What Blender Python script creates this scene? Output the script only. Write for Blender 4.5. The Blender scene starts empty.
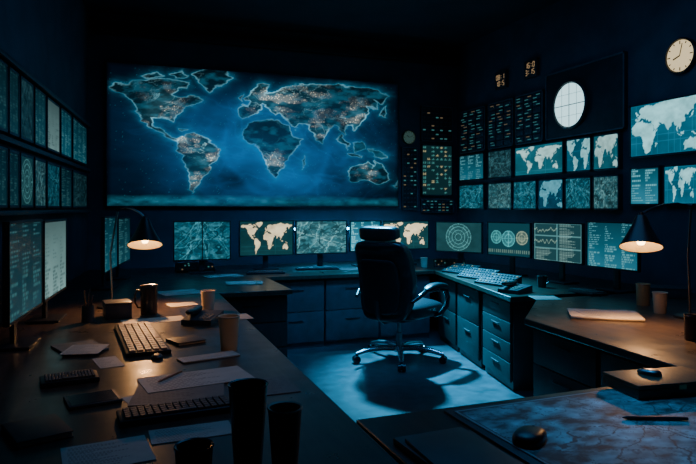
import bpy, bmesh, math, random
import numpy as np
from mathutils import Vector, Matrix
random.seed(7)
COL = bpy.context.scene.collection
PI = math.pi
# ---------------------------------------------------------------- camera maths (level camera, room axes turned from it)
F = 620.0; TH = math.radians(20.5); CH = 1.43; HY = 208.0
S_, C_ = math.sin(TH), math.cos(TH)
def ray(px):
    u = (px-348)/F
    return (u*C_+S_, -u*S_+C_)
def onz(px, py, z=0.75):
    d = (CH-z)*F/(py-HY); r = ray(px); return Vector((r[0]*d, r[1]*d, z))
def atd(px, d, z=0.75):
    r = ray(px); return Vector((r[0]*d, r[1]*d, z))
BY = 7.40; RX = 4.35
LA = Vector((-0.64, 4.12)); LD = Vector((math.sin(math.radians(6)), math.cos(math.radians(6))))
def back_x(px): r = ray(px); return r[0]*BY/r[1]
def right_y(px): r = ray(px); return r[1]*RX/r[0]
def left_pt(px):
    r = ray(px); det = r[0]*(-LD.y)+LD.x*r[1]
    t = (LA.x*(-LD.y)+LD.x*LA.y)/det
    return Vector((r[0]*t, r[1]*t))
def left_x(y): return LA.x+(y-LA.y)*LD.x/LD.y
# ---------------------------------------------------------------- materials
MATS = {}
def mat(name, col, rough=0.5, metal=0.0, var=0.25, scale=12, bump=0.0, emit=None, es=0, coat=0):
    m = bpy.data.materials.new(name); m.use_nodes = True; nt = m.node_tree; b = nt.nodes['Principled BSDF']
    tc = nt.nodes.new('ShaderNodeTexCoord'); n = nt.nodes.new('ShaderNodeTexNoise'); n.inputs['Scale'].default_value = scale
    n.inputs['Detail'].default_value = 5; nt.links.new(tc.outputs['Object'], n.inputs['Vector'])
    r = nt.nodes.new('ShaderNodeValToRGB'); a = [c*(1-var) for c in col]; c2 = [min(1, c*(1+var)) for c in col]
    r.color_ramp.elements[0].color = (*a, 1); r.color_ramp.elements[1].color = (*c2, 1)
    r.color_ramp.elements[0].position = .3; r.color_ramp.elements[1].position = .7
    nt.links.new(n.outputs['Fac'], r.inputs['Fac']); nt.links.new(r.outputs['Color'], b.inputs['Base Color'])
    b.inputs['Roughness'].default_value = rough; b.inputs['Metallic'].default_value = metal
    if coat: b.inputs['Coat Weight'].default_value = coat
    if bump:
        bp = nt.nodes.new('ShaderNodeBump'); bp.inputs['Strength'].default_value = bump; bp.inputs['Distance'].default_value = .01
        nt.links.new(n.outputs['Fac'], bp.inputs['Height']); nt.links.new(bp.outputs['Normal'], b.inputs['Normal'])
    if emit:
        b.inputs['Emission Color'].default_value = (*emit, 1); b.inputs['Emission Strength'].default_value = es
    MATS[name] = m; return m
def wood(name, c1, c2, rough=.38):
    m = bpy.data.materials.new(name); m.use_nodes = True; nt = m.node_tree; b = nt.nodes['Principled BSDF']
    tc = nt.nodes.new('ShaderNodeTexCoord'); mp = nt.nodes.new('ShaderNodeMapping'); mp.inputs['Scale'].default_value = (14, 1.2, 6)
    n = nt.nodes.new('ShaderNodeTexNoise'); n.inputs['Scale'].default_value = 3; n.inputs['Detail'].default_value = 8
    nt.links.new(tc.outputs['Object'], mp.inputs['Vector']); nt.links.new(mp.outputs['Vector'], n.inputs['Vector'])
    r = nt.nodes.new('ShaderNodeValToRGB'); r.color_ramp.elements[0].color = (*c1, 1); r.color_ramp.elements[1].color = (*c2, 1)
    r.color_ramp.elements[0].position = .3; r.color_ramp.elements[1].position = .7
    nt.links.new(n.outputs['Fac'], r.inputs['Fac']); nt.links.new(r.outputs['Color'], b.inputs['Base Color'])
    n2 = nt.nodes.new('ShaderNodeTexNoise'); n2.inputs['Scale'].default_value = 9; n2.inputs['Detail'].default_value = 6
    mr = nt.nodes.new('ShaderNodeMapRange'); mr.inputs['To Min'].default_value = rough-.08; mr.inputs['To Max'].default_value = rough+.18
    nt.links.new(tc.outputs['Object'], n2.inputs['Vector']); nt.links.new(n2.outputs['Fac'], mr.inputs['Value']); nt.links.new(mr.outputs['Result'], b.inputs['Roughness'])
    MATS[name] = m; return m
def attr_mat(name, emissive, rough=.35):
    m = bpy.data.materials.new(name); m.use_nodes = True; nt = m.node_tree; b = nt.nodes['Principled BSDF']
    a = nt.nodes.new('ShaderNodeAttribute'); a.attribute_name = 'Col'
    b.inputs['Roughness'].default_value = rough
    if emissive:
        b.inputs['Base Color'].default_value = (.004, .005, .006, 1); b.inputs['Specular IOR Level'].default_value = .12
        nt.links.new(a.outputs['Color'], b.inputs['Emission Color']); b.inputs['Emission Strength'].default_value = 1.0
    else: nt.links.new(a.outputs['Color'], b.inputs['Base Color'])
    return m
SCR = attr_mat('glowing_screen', True, .4); PRT = attr_mat('printed_paper', False, .6)
wood('desk_wood', (.030, .022, .017), (.078, .051, .035), .27); wood('cab_wood', (.024, .022, .022), (.042, .037, .036), .45)
wood('case_wood', (.07, .036, .02), (.15, .07, .038), .4)
mat('cab_blue', (.040, .052, .064), .55); mat('black', (.014, .015, .018), .42); mat('black_gloss', (.014, .015, .019), .22)
mat('mouse_black', (.016, .017, .02), .36)
mat('screen_frame', (.035, .04, .047), .4)
mat('charcoal', (.040, .043, .048), .45); mat('dark_panel', (.026, .030, .036), .5); mat('panel_edge', (.10, .12, .14), .4)
mat('steel', (.25, .27, .3), .35, 1.0); mat('handle_metal', (.045, .05, .055), .5, .6)
mat('leather', (.014, .016, .020), .30, bump=.25, scale=60); mat('alu', (.78, .80, .84), .25, 1.0)
mat('paper_cup', (.72, .50, .31), .6, var=.06); mat('pale_cup', (.70, .55, .40), .55, var=.06); mat('dark_mug', (.035, .032, .03), .25)
mat('brown_cup', (.30, .20, .14), .45, var=.1); mat('leatherette', (.07, .042, .028), .45); mat('folder_card', (.045, .05, .055), .45)
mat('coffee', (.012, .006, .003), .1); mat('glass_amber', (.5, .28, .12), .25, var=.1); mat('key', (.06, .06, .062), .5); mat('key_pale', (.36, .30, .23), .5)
mat('wall', (.050, .066, .092), .75, scale=4, bump=.05); mat('ceil', (.016, .02, .028), .85, scale=3); mat('floor', (.055, .066, .076), .30, scale=9, var=.4, bump=.10)
mat('bulb', (1, .8, .5), .5, emit=(1, .60, .25), es=16); mat('shade', (.016, .015, .014), .35); mat('shade_in', (.85, .65, .4), .5, emit=(1, .50, .16), es=.6)
mat('added_cyan_glow', (.1, .5, .7), .5, emit=(.06, .5, 1.0), es=40); mat('amber', (.3, .15, .03), .5, emit=(1, .66, .34), es=.36)
mat('amber_dim', (.3, .15, .03), .5, emit=(1, .70, .40), es=.12); mat('teal_dim', (.05, .2, .2), .5, emit=(.20, .75, .72), es=.17)
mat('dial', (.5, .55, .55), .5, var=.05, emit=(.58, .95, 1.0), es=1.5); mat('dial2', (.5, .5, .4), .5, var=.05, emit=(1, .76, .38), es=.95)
mat('gauge', (.3, .3, .2), .5, var=.3, emit=(.25, .5, .42), es=.10)
mat('tick', (.02, .02, .02), .5); mat('dial_line', (.10, .2, .21), .5); mat('brass', (.6, .42, .2), .35, .8); mat('pen', (.03, .03, .05), .3); mat('pen2', (.3, .12, .05), .4)
mat('module', (.06, .075, .09), .5)
M = MATS
# ---------------------------------------------------------------- mesh builder
class MB:
    def __init__(s): s.bm = bmesh.new()
    def box(s, c, d, bev=0, rot=None, seg=2):
        r = bmesh.ops.create_cube(s.bm, size=1); vs = r['verts']
        for v in vs: v.co = Vector((v.co.x*d[0], v.co.y*d[1], v.co.z*d[2]))
        if bev:
            es = list({e for v in vs for e in v.link_edges})
            rr = bmesh.ops.bevel(s.bm, geom=es, offset=bev, segments=seg, affect='EDGES', profile=.6)
            vs = list({v for f in rr['faces'] for v in f.verts} | {v for v in vs if v.is_valid})
        for v in vs:
            if rot: v.co = rot @ v.co
            v.co += Vector(c)
        return s
    def cyl(s, p0, p1, r0, r1=None, seg=20):
        r1 = r0 if r1 is None else r1; p0 = Vector(p0); p1 = Vector(p1); z = (p1-p0); q = z.to_track_quat('Z', 'Y')
        A = []; B = []
        for i in range(seg):
            a = 2*PI*i/seg; o = Vector((math.cos(a), math.sin(a), 0))
            A.append(s.bm.verts.new(p0+q@(o*r0))); B.append(s.bm.verts.new(p1+q@(o*r1)))
        for i in range(seg): s.bm.faces.new((A[i], A[(i+1) % seg], B[(i+1) % seg], B[i]))
        s.bm.faces.new(A[::-1]); s.bm.faces.new(B); return s
    def lathe(s, prof, seg=32, c=(0, 0, 0)):
        rings = []
        for r, z in prof:
            if r < 1e-6: rings.append([s.bm.verts.new((c[0], c[1], c[2]+z))])
            else: rings.append([s.bm.verts.new((c[0]+r*math.cos(2*PI*i/seg), c[1]+r*math.sin(2*PI*i/seg), c[2]+z)) for i in range(seg)])
        for a, b in zip(rings, rings[1:]):
            for i in range(seg):
                j = (i+1) % seg
                f = [a[i % len(a)], a[j % len(a)], b[j % len(b)], b[i % len(b)]]
                g = []
                for v in f:
                    if v not in g: g.append(v)
                if len(g) > 2: s.bm.faces.new(g)
        return s
    def tube(s, pts, r, seg=10):
        pts = [Vector(p) for p in pts]; rings = []; rr = r if isinstance(r, (list, tuple)) else [r]*len(pts)
        up = None
        for i, p in enumerate(pts):
            t = (pts[min(i+1, len(pts)-1)]-pts[max(i-1, 0)]).normalized()
            if up is None: up = t.orthogonal().normalized()
            up = (up-t*up.dot(t)).normalized(); w = t.cross(up)
            rings.append([s.bm.verts.new(p+(up*math.cos(2*PI*k/seg)+w*math.sin(2*PI*k/seg))*rr[i]) for k in range(seg)])
        for a, b in zip(rings, rings[1:]):
            for k in range(seg): s.bm.faces.new((a[k], a[(k+1) % seg], b[(k+1) % seg], b[k]))
        s.bm.faces.new(rings[0][::-1]); s.bm.faces.new(rings[-1]); return s
    def prism(s, poly, z0, z1):
        A = [s.bm.verts.new((p[0], p[1], z0)) for p in poly]; B = [s.bm.verts.new((p[0], p[1], z1)) for p in poly]; n = len(poly)
        for i in range(n): s.bm.faces.new((A[i], A[(i+1) % n], B[(i+1) % n], B[i]))
        s.bm.faces.new(A[::-1]); s.bm.faces.new(B); return s
    def pad(s, c, d, p=4.5, cuts=9, deform=None, rot=None):
        t = bmesh.new(); bmesh.ops.create_cube(t, size=2); bmesh.ops.subdivide_edges(t, edges=t.edges[:], cuts=cuts, use_grid_fill=True)
        vm = {}
        for v in t.verts:
            q = v.co; n = (abs(q.x)**p+abs(q.y)**p+abs(q.z)**p)**(1/p); q = q/n
            w = Vector((q.x*d[0]/2, q.y*d[1]/2, q.z*d[2]/2))
            if deform: w = deform(w)
            if rot: w = rot @ w
            vm[v.index] = s.bm.verts.new(w+Vector(c))
        for f in t.faces: s.bm.faces.new([vm[v.index] for v in f.verts])
        t.free(); return s
    def obj(s, name, m, parent=None, loc=(0, 0, 0), ang=35, **kw):
        bmesh.ops.recalc_face_normals(s.bm, faces=s.bm.faces[:])
        me = bpy.data.meshes.new(name); s.bm.to_mesh(me); s.bm.free()
        me.materials.append(M[m] if isinstance(m, str) else m)
        for p in me.polygons: p.use_smooth = True
        me.set_sharp_from_angle(angle=math.radians(ang))
        o = bpy.data.objects.new(name, me); COL.objects.link(o); o.parent = parent; o.location = loc
        for k, v in kw.items(): o[k] = v
        return o
def tag(o, label, cat, group=None):
    o['label'] = label; o['category'] = cat
    if group: o['group'] = group
    return o
def thing(name, label, cat, loc=(0, 0, 0), rz=0, group=None):
    o = bpy.data.objects.new(name, None); COL.objects.link(o); o.empty_display_size = .1
    o.location = loc; o.rotation_euler = (0, 0, rz); return tag(o, label, cat, group)
def dupmesh(o, loc, parent=None, rot=None):
    c = o.copy(); COL.objects.link(c); c.location = loc; c.parent = parent or o.parent
    if rot is not None: c.rotation_euler = rot
    return c
# ---------------------------------------------------------------- pictures for screens and prints
def vnoise(U, V, cells, seed):
    g = np.random.RandomState(seed).rand(cells+3, cells+3)
    x = np.clip(U, 0, 1)*cells; y = np.clip(V, 0, 1)*cells; xi = x.astype(int); yi = y.astype(int); fx = x-xi; fy = y-yi
    fx = fx*fx*(3-2*fx); fy = fy*fy*(3-2*fy)
    return (g[yi, xi]*(1-fx)+g[yi, xi+1]*fx)*(1-fy)+(g[yi+1, xi]*(1-fx)+g[yi+1, xi+1]*fx)*fy
def fbm(U, V, c, seed, o=4):
    s = 0; a = .5; t = 0
    for i in range(o): s = s+a*vnoise(U, V, c*2**i, seed+i*17); t += a; a *= .5
    return s/t
def inside(poly, X, Y):
    m = np.zeros(X.shape, bool); n = len(poly)
    for i in range(n):
        x1, y1 = poly[i]; x2, y2 = poly[(i+1) % n]
        if y1 == y2: continue
        m ^= ((y1 > Y) != (y2 > Y)) & (X < (x2-x1)*(Y-y1)/(y2-y1)+x1)
    return m
def edist(poly, X, Y):
    d = np.full(X.shape, 1e9); n = len(poly)
    for i in range(n):
        x1, y1 = poly[i]; x2, y2 = poly[(i+1) % n]; dx = x2-x1; dy = y2-y1; L = dx*dx+dy*dy+1e-9
        t = np.clip(((X-x1)*dx+(Y-y1)*dy)/L, 0, 1); d = np.minimum(d, (X-x1-t*dx)**2+(Y-y1-t*dy)**2)
    return np.sqrt(d)
NA = [(-168,66),(-156,71),(-130,70),(-110,68),(-95,68),(-85,67),(-82,62),(-94,59),(-92,57),(-82,55),(-79,52),(-77,60),(-68,59),(-64,57),(-56,52),(-65,48),(-65,44),(-70,42),(-75,38),(-76,35),(-81,31),(-80,26),(-83,29),(-90,30),(-97,27),(-97,21),(-91,19),(-87,21),(-88,16),(-83,14),(-82,9),(-78,8),(-84,9),(-92,14),(-97,16),(-105,20),(-112,30),(-117,33),(-123,39),(-124,48),(-133,56),(-145,60),(-155,57),(-162,60)]
SA = [(-78,8),(-72,12),(-62,10),(-51,4),(-50,0),(-35,-6),(-39,-14),(-41,-22),(-48,-27),(-57,-36),(-64,-41),(-66,-47),(-69,-54),(-74,-50),(-73,-38),(-70,-20),(-77,-13),(-81,-5),(-79,1)]
GL = [(-55,82),(-30,83),(-20,76),(-25,70),(-42,61),(-50,64),(-55,70),(-70,77)]
EA = [(-9,38),(-9,43),(-1,44),(-4,48),(2,51),(8,54),(5,59),(6,62),(15,69),(28,71),(40,67),(55,69),(70,73),(100,77),(115,74),(140,73),(160,70),(180,68),(178,63),(163,60),(160,52),(155,58),(143,59),(137,54),(141,48),(130,42),(127,36),(122,40),(119,36),(121,30),(115,22),(108,20),(109,12),(105,9),(100,13),(103,2),(98,9),(97,16),(91,22),(87,21),(80,15),(78,8),(73,17),(68,24),(58,25),(52,28),(59,22),(52,16),(44,13),(35,28),(36,36),(27,37),(26,40),(22,37),(19,41),(13,45),(18,40),(15,38),(10,44),(3,43),(-1,38),(-5,36)]
AF = [(-6,35),(10,37),(11,33),(20,31),(32,31),(35,27),(43,12),(51,12),(42,0),(40,-12),(35,-22),(32,-29),(26,-34),(18,-34),(12,-18),(13,-7),(9,4),(-2,5),(-8,4),(-17,14),(-16,24)]
AU = [(114,-22),(122,-18),(131,-12),(136,-15),(142,-11),(146,-19),(153,-27),(149,-38),(140,-38),(131,-32),(117,-35)]
IS = [[(-6,50),(1,51),(-2,58),(-6,57)],[(130,31),(140,35),(142,42),(137,37)],[(96,5),(106,-6),(112,-8),(104,-2)],[(109,1),(118,5),(116,-4),(110,-3)],[(131,-1),(150,-8),(141,-8)],[(44,-16),(50,-15),(46,-25)],[(167,-46),(178,-38),(172,-42)],[(-85,22),(-75,20),(-82,23)],[(-90,74),(-70,72),(-65,63),(-85,70)],[(-120,75),(-95,76),(-105,70),(-118,71)]]
WORLD = [NA, SA, GL, EA, AF, AU]+IS
def land_mask(U, V, lon=(-172, 182), lat=(-58, 84), seed=0):
    wx = (fbm(U, V, 14, seed)-.5)*9; wy = (fbm(U, V, 14, seed+5)-.5)*9
    X = lon[0]+U*(lon[1]-lon[0])+wx; Y = lat[0]+V*(lat[1]-lat[0])+wy
    m = np.zeros(U.shape, bool)
    for p in WORLD: m |= inside(p, X, Y)
    return m
MAINP = [
 [(108,88),(116,84),(126,86),(133,82),(150,80),(166,79),(180,82),(190,84),(187,90),(178,90),(172,95),(180,99),(190,97),(203,100),(196,106),(186,108),(180,114),(174,117),(171,124),(166,120),(158,118),(151,119),(153,126),(160,129),(164,134),(172,138),(180,141),(176,143),(168,139),(158,133),(148,126),(141,118),(136,111),(133,103),(127,96),(118,92)],
 [(177,140),(186,134),(196,134),(206,140),(220,150),(217,158),(211,164),(207,172),(201,178),(197,186),(192,193),(188,190),(189,180),(187,168),(182,158),(177,150)],
 [(192,76),(204,71),(222,72),(232,78),(222,84),(210,92),(202,86)],
 [(238,118),(236,110),(243,106),(248,108),(250,102),(244,99),(252,92),(260,84),(268,86),(264,94),(270,92),(280,90),(300,84),(318,86),(338,86),(356,88),(376,92),(388,98),(380,104),(374,102),(376,110),(366,106),(366,114),(362,118),(358,125),(352,131),(350,126),(344,128),(342,137),(337,130),(332,125),(326,130),(319,145),(312,135),(306,126),(298,125),(294,129),(288,124),(284,118),(278,113),(272,116),(268,111),(262,105),(258,112),(252,112),(248,118),(242,120)],
 [(242,130),(250,123),(264,119),(278,122),(286,126),(292,136),(301,139),(296,147),(289,156),(283,167),(273,176),(267,172),(264,160),(260,149),(248,145),(241,138)],
 [(334,139),(338,136),(347,146),(344,148)], [(350,144),(360,142),(362,150),(353,151)], [(364,150),(378,152),(386,158),(372,157)], [(345,152),(362,155),(360,157),(346,155)],
 [(346,172),(356,165),(362,167),(366,162),(371,167),(374,161),(382,168),(387,178),(378,186),(370,181),(360,180),(350,182)],
 [(378,114),(384,106),(384,117)], [(299,160),(303,156),(301,168)], [(239,98),(243,94),(242,102)], [(392,186),(396,181),(395,189)],
 [(140,76),(156,72),(164,75),(150,79)], [(168,74),(182,71),(188,77),(176,79)], [(178,128),(188,129),(182,131)]]
def picture(kind, nx, ny, seed=0, asp=1.4):
    U, V = np.meshgrid(np.linspace(0, 1, nx), np.linspace(0, 1, ny)); R = np.random.RandomState(seed+100)
    out = np.zeros((ny, nx, 3))
    def add(m, c):
        for k in range(3): out[..., k] += m*c[k]
    def put(m, c):
        for k in range(3): out[..., k] = np.where(m, c[k], out[..., k])
    if kind == 'main':
        x0, x1 = back_x(107), back_x(396); X = x0+U*(x1-x0); Z = MZ0+V*(MZ1-MZ0)
        cx = X*C_-BY*S_; cd = X*S_+BY*C_; PX = 348+F*cx/cd; PY = HY-(Z-CH)*F/cd
        wx = (fbm(U, V, 30, 3, 4)-.5)*7; wy = (fbm(U, V, 30, 9, 4)-.5)*7
        PX2 = PX+wx; PY2 = PY+wy
        m = np.zeros(U.shape, bool); d = np.full(U.shape, 1e9)
        for p in MAINP:
            m |= inside(p, PX2, PY2); d = np.minimum(d, edist(p, PX2, PY2))
        f = fbm(U, V, 5, 21, 5); Uw = U+.16*(fbm(U, V, 3, 300, 3)-.5); Vw = V+.40*(fbm(U, V, 3, 310, 3)-.5)
        sw = np.abs(fbm(Uw, Vw, 4, 60, 5)-.5); sw2 = np.abs(fbm(Uw, Vw, 9, 65, 4)-.5)
        glow = np.exp(-(((U-.54)/.27)**2+((V-.42)/.36)**2))
        ring = np.abs(np.hypot((U-.55)*2.1, V-.45)-.38-.12*(f-.5)); ring2 = np.abs(np.hypot((U-.55)*2.1, V-.42)-.62-.2*(f-.5))
        oc = .13+1.05*glow+(f-.5)*2.2*(.12+glow)+np.exp(-(sw/.03)**2)*.26*(.2+glow)+np.exp(-(sw2/.03)**2)*.18*(.15+glow)
        oc += np.exp(-(ring/.03)**2)*.22+np.exp(-(ring2/.035)**2)*.10
        oc *= (1-.80*np.clip((V-.74)*4.5, 0, 1))*(1-.5*np.clip((.20-U)*5, 0, 1))*(1-.55*np.clip((U-.86)*6, 0, 1))*(1-.45*np.clip((.12-V)*8, 0, 1))
        oc = np.clip(oc, .04, 3)
        add(oc, (.003, .058, .165))
        gate = np.clip((fbm(U, V, 14, 77, 3)-.36)*3.5, 0, 1)
        shelf = np.exp(-d/2.6)*(~m)
        add(shelf*f*.8, (.006, .11, .19))
        coast = np.exp(-(d/.62)**2)*(.35+.65*gate)
        rid = np.abs(fbm(Uw, Vw, 26, 140, 4)-.5); veins = np.exp(-(rid/.014)**2); tex = fbm(U, V, 34, 44, 4)
        lo_ = out*.22
        for k in range(3): out[..., k] = np.where(m, lo_[..., k], out[..., k])
        add(m*(.15+.9*np.clip((tex-.40)*3, 0, 1)), (.006, .042, .066))
        reg = np.clip((fbm(U, V, 9, 150, 3)-.40)*4, 0, 1)
        hot = np.zeros_like(U)
        for hx, hy, hr in ((162, 104, 13), (150, 116, 7), (200, 150, 12), (207, 158, 10), (193, 178, 8), (260, 98, 12), (282, 101, 12), (318, 130, 8), (354, 116, 11), (272, 162, 8), (366, 172, 7), (180, 140, 6), (310, 100, 16)):
            hot += np.exp(-((PX-hx)**2+(PY-hy)**2)/(hr*hr))*(.5 if hx == 310 else 1)
        hot = np.clip(hot, 0, 1.0)
        add(m*veins*(.08+.8*hot)*reg, (.22, .46, .48)); add(m*hot*tex*.6, (.04, .12, .14))
        add(coast*(.26+.80*hot), (.20, .54, .64))
        clus = np.clip((fbm(U, V, 22, 205, 3)-.50)*7, 0, 1)
        city = (R.rand(ny, nx) > .955)*m*hot*clus*R.rand(ny, nx)
        k = city.copy(); k[1:, :] += city[:-1, :]*.3; k[:, 1:] += city[:, :-1]*.3
        add(k*1.2, (1.3, 1.15, .85)); add(m*hot*clus*.12, (.9, .9, .75))
        bot = np.clip((.085+.03*(f-.5)*2-V)*26, 0, 1); add(bot*tex, (.015, .10, .14))
        stars = (R.rand(ny, nx) > .998)*(~m); add(stars*.35, (.05, .3, .4))
        e = np.minimum(np.minimum(U, 1-U)*2.2, np.minimum(V, 1-V)); e = np.clip(e/.03, 0, 1); out *= (.35+.65*e)[..., None]
        return out*1.65
    if kind in ('world_cream', 'world_cyan', 'world_pale', 'world_blue'):
        land, sea = {'world_cream': ((1.2, .98, .56), (.008, .050, .058)), 'world_cyan': ((.40, 1.0, 1.08), (.006, .13, .21)),
                     'world_pale': ((.46, .82, .80), (.012, .11, .15)), 'world_blue': ((.12, .50, .64), (.006, .06, .11))}[kind]
        lon, lat = [((-172, 182), (-58, 84)), ((-130, 60), (-40, 70)), ((-20, 150), (-40, 72)), ((-172, -20), (-56, 76))][seed % 4]
        m = land_mask(U, V, lon, lat, seed); f = .55+.8*fbm(U, V, 10, seed+3)
        add(np.ones_like(U)*(.6+.8*fbm(U, V, 4, seed)), sea); put(m, (0, 0, 0)); add(m*f, land)
        g = ((np.abs((U*12) % 1-.5) > .47) | (np.abs((V*8) % 1-.5) > .46)); add(g*(~m)*1.0, tuple(c*.6 for c in sea))
    elif kind.startswith('streets'):
        base, line = {'streets': ((.012, .05, .06), (.16, .34, .34)), 'streets_teal': ((.008, .085, .125), (.10, .42, .50)),
                      'streets_grey': ((.020, .095, .115), (.20, .42, .42)), 'streets_dim': ((.006, .025, .032), (.03, .09, .1))}[kind]
        f = fbm(U, V, 6, seed); f3 = fbm(U, V, 20, seed+4, 3); add(.3+f+1.6*np.clip(f3-.45, 0, 1)*2, base)
        for i in range(14):
            a = R.rand()*PI; cx, cy = R.rand(2)
            dd = np.abs((U-cx)*math.cos(a)*asp+(V-cy)*math.sin(a)+.16*(fbm(U, V, 3, seed+i)-.5)*2)
            add(np.clip(1-dd/.012, 0, 1)*R.uniform(.25, .8), line)
        blk = fbm(U, V, 12, seed+14, 3) > .56; add(blk*f3*.35, line)
        rv = np.abs(fbm(U, V, 3, seed+31, 3)-.5) < .02; put(rv, tuple(c*.5 for c in base))
        if seed == 61: put(np.abs(U-.5) < .008, (.004, .01, .012))
    elif kind == 'radar':
        add(.6+.5*fbm(U, V, 5, seed), (.015, .075, .085)); r = np.hypot((U-.5)*asp, V-.5); a = np.arctan2(V-.5, (U-.5)*asp)
        for rr in (.12, .24, .36, .46): add((np.abs(r-rr) < .008)*1., (.11, .32, .32))
        add(((np.abs((a/(PI/6)) % 1-.5) > .46) & (r < .46))*.8, (.1, .28, .28)); add((r < .46)*fbm(U, V, 9, seed+2)*.6, (.04, .13, .13))
    elif kind == 'globes':
        add(np.ones_like(U), (.008, .05, .065))
        for cx, cy, rr, c in ((.2, .56, .2, (.06, .36, .36)), (.5, .52, .24, (.07, .4, .42)), (.82, .56, .2, (.30, .36, .22))):
            r = np.hypot((U-cx)*asp, V-cy); add((np.abs(r-rr) < .014)*.8, c); add((np.abs(r-rr*.55) < .012)*.6, c); add((r < rr)*fbm(U, V, 14, seed)*.6, c)
            add(((np.abs(U-cx) < .006) | (np.abs(V-cy) < .008))*(r < rr)*.6, c)
        add(((V < .18) & (np.sin(U*130) > .2) & (V > .08))*.6, (.2, .3, .2))
    elif kind.startswith('data'):
        base, ink = {'data': ((.012, .06, .07), (.20, .36, .33)), 'data_bright': ((.18, .33, .32), (.08, .16, .16)),
                     'data_blue': ((.015, .13, .19), (.12, .42, .48)), 'data_dim': ((.006, .035, .048), (.035, .13, .14))}[kind]
        add((.45+.9*(1-V)*(.6+.8*fbm(U, V, 3, seed))), base); nr = max(8, min(26, ny//3)); row = (V*nr).astype(int); inr = ((V*nr) % 1) < .5
        ncol = R.randint(2, 4)
        for c in range(ncol):
            lens = R.rand(nr+2)*.8+.15; on = R.rand(nr+2) > .15
            u0 = c/ncol+.03; wv = 1/ncol-.06; loc = (U-u0)/wv
            txt = inr & (loc > 0) & (loc < lens[row]) & on[row] & (np.sin(U*170+row*2.7)+np.sin(U*87+row) > -.6)
            for k in range(3): out[..., k] = np.where(txt, ink[k], out[..., k])
    elif kind == 'chart':
        add(np.ones_like(U), (.012, .055, .065))
        bx = (U*2).astype(int); by = (V*3).astype(int); lu = (U*2) % 1; lv = (V*3) % 1
        add(((lu < .03) | (lu > .97) | (lv < .05) | (lv > .95))*1., (.08, .2, .2))
        h = fbm(U, np.clip(by/3+.1, 0, 1)*np.ones_like(U), 22, seed+3, 3); add((np.abs(lv-.15-.7*h) < .05)*(bx == 0)*(by > 0)*.7, (.25, .36, .26))
        txt = ((bx == 1) | (by == 0)) & ((V*24 % 1) < .5) & (lu > .08) & (lu < .3+.6*vnoise(np.zeros_like(U), V, 24, seed)) & (np.sin(U*190) > -.4); add(txt*1., (.18, .28, .24))
    elif kind == 'digits':
        add(np.ones_like(U), (.006, .03, .035)); gx = (U*7); gy = (V*13); ii = gx.astype(int); jj = gy.astype(int); lu = gx % 1; lv = gy % 1
        rv = R.rand(16, 10)[jj, ii]; cell = (lu > .15) & (lu < .85) & (lv > .2) & (lv < .75) & (np.sin(U*90)+np.cos(V*150) > -.4)
        add((cell & (rv > .35) & (rv < .87))*1., (.06, .24, .22)); add((cell & (rv >= .87))*1., (.45, .38, .18))
    elif kind == 'doc':
        add(.9+.2*fbm(U, V, 8, seed), (.48, .45, .39)); nr = 22; row = (V*nr).astype(int); lens = R.rand(nr+2)*.5+.35
        t = ((V*nr % 1) < .45) & (U > .06) & (U < .06+.85*lens[row]) & (np.sin(U*150+row) > -.5) & (V < .93) & (V > .05)
        for k in range(3): out[..., k] = np.where(t, .12, out[..., k])
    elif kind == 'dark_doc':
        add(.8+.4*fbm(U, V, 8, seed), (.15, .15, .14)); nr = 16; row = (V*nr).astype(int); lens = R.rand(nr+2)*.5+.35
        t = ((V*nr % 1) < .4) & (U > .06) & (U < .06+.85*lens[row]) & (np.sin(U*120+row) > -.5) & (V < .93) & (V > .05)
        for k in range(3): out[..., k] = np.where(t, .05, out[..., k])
    elif kind == 'blank':
        add(.92+.16*fbm(U, V, 8, seed), (.62, .55, .44))
    elif kind == 'mapsheet':
        f = fbm(U, V, 7, seed); f2 = fbm(U, V, 22, seed+2, 4); add(np.clip(.1+1.1*f+2.4*(f2-.5), .10, 3), (.26, .50, .54))
        ct = np.abs((fbm(U, V, 5, seed+8)*10) % 1-.5) > .46
        for k in range(3): out[..., k] = np.where(ct, out[..., k]*.5, out[..., k])
        for i in range(12):
            a = R.rand()*PI; cx, cy = R.rand(2); dd = np.abs((U-cx)*math.cos(a)*asp+(V-cy)*math.sin(a)+.3*(fbm(U, V, 4, seed+i)-.5))
            put(dd < .003, (.05, .085, .09))
        b = np.minimum(np.minimum(U*asp, (1-U)*asp), np.minimum(V, 1-V)); put((b < .012), (.30, .42, .44)); put((b > .012) & (b < .018), (.04, .06, .06))
    return out
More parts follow.
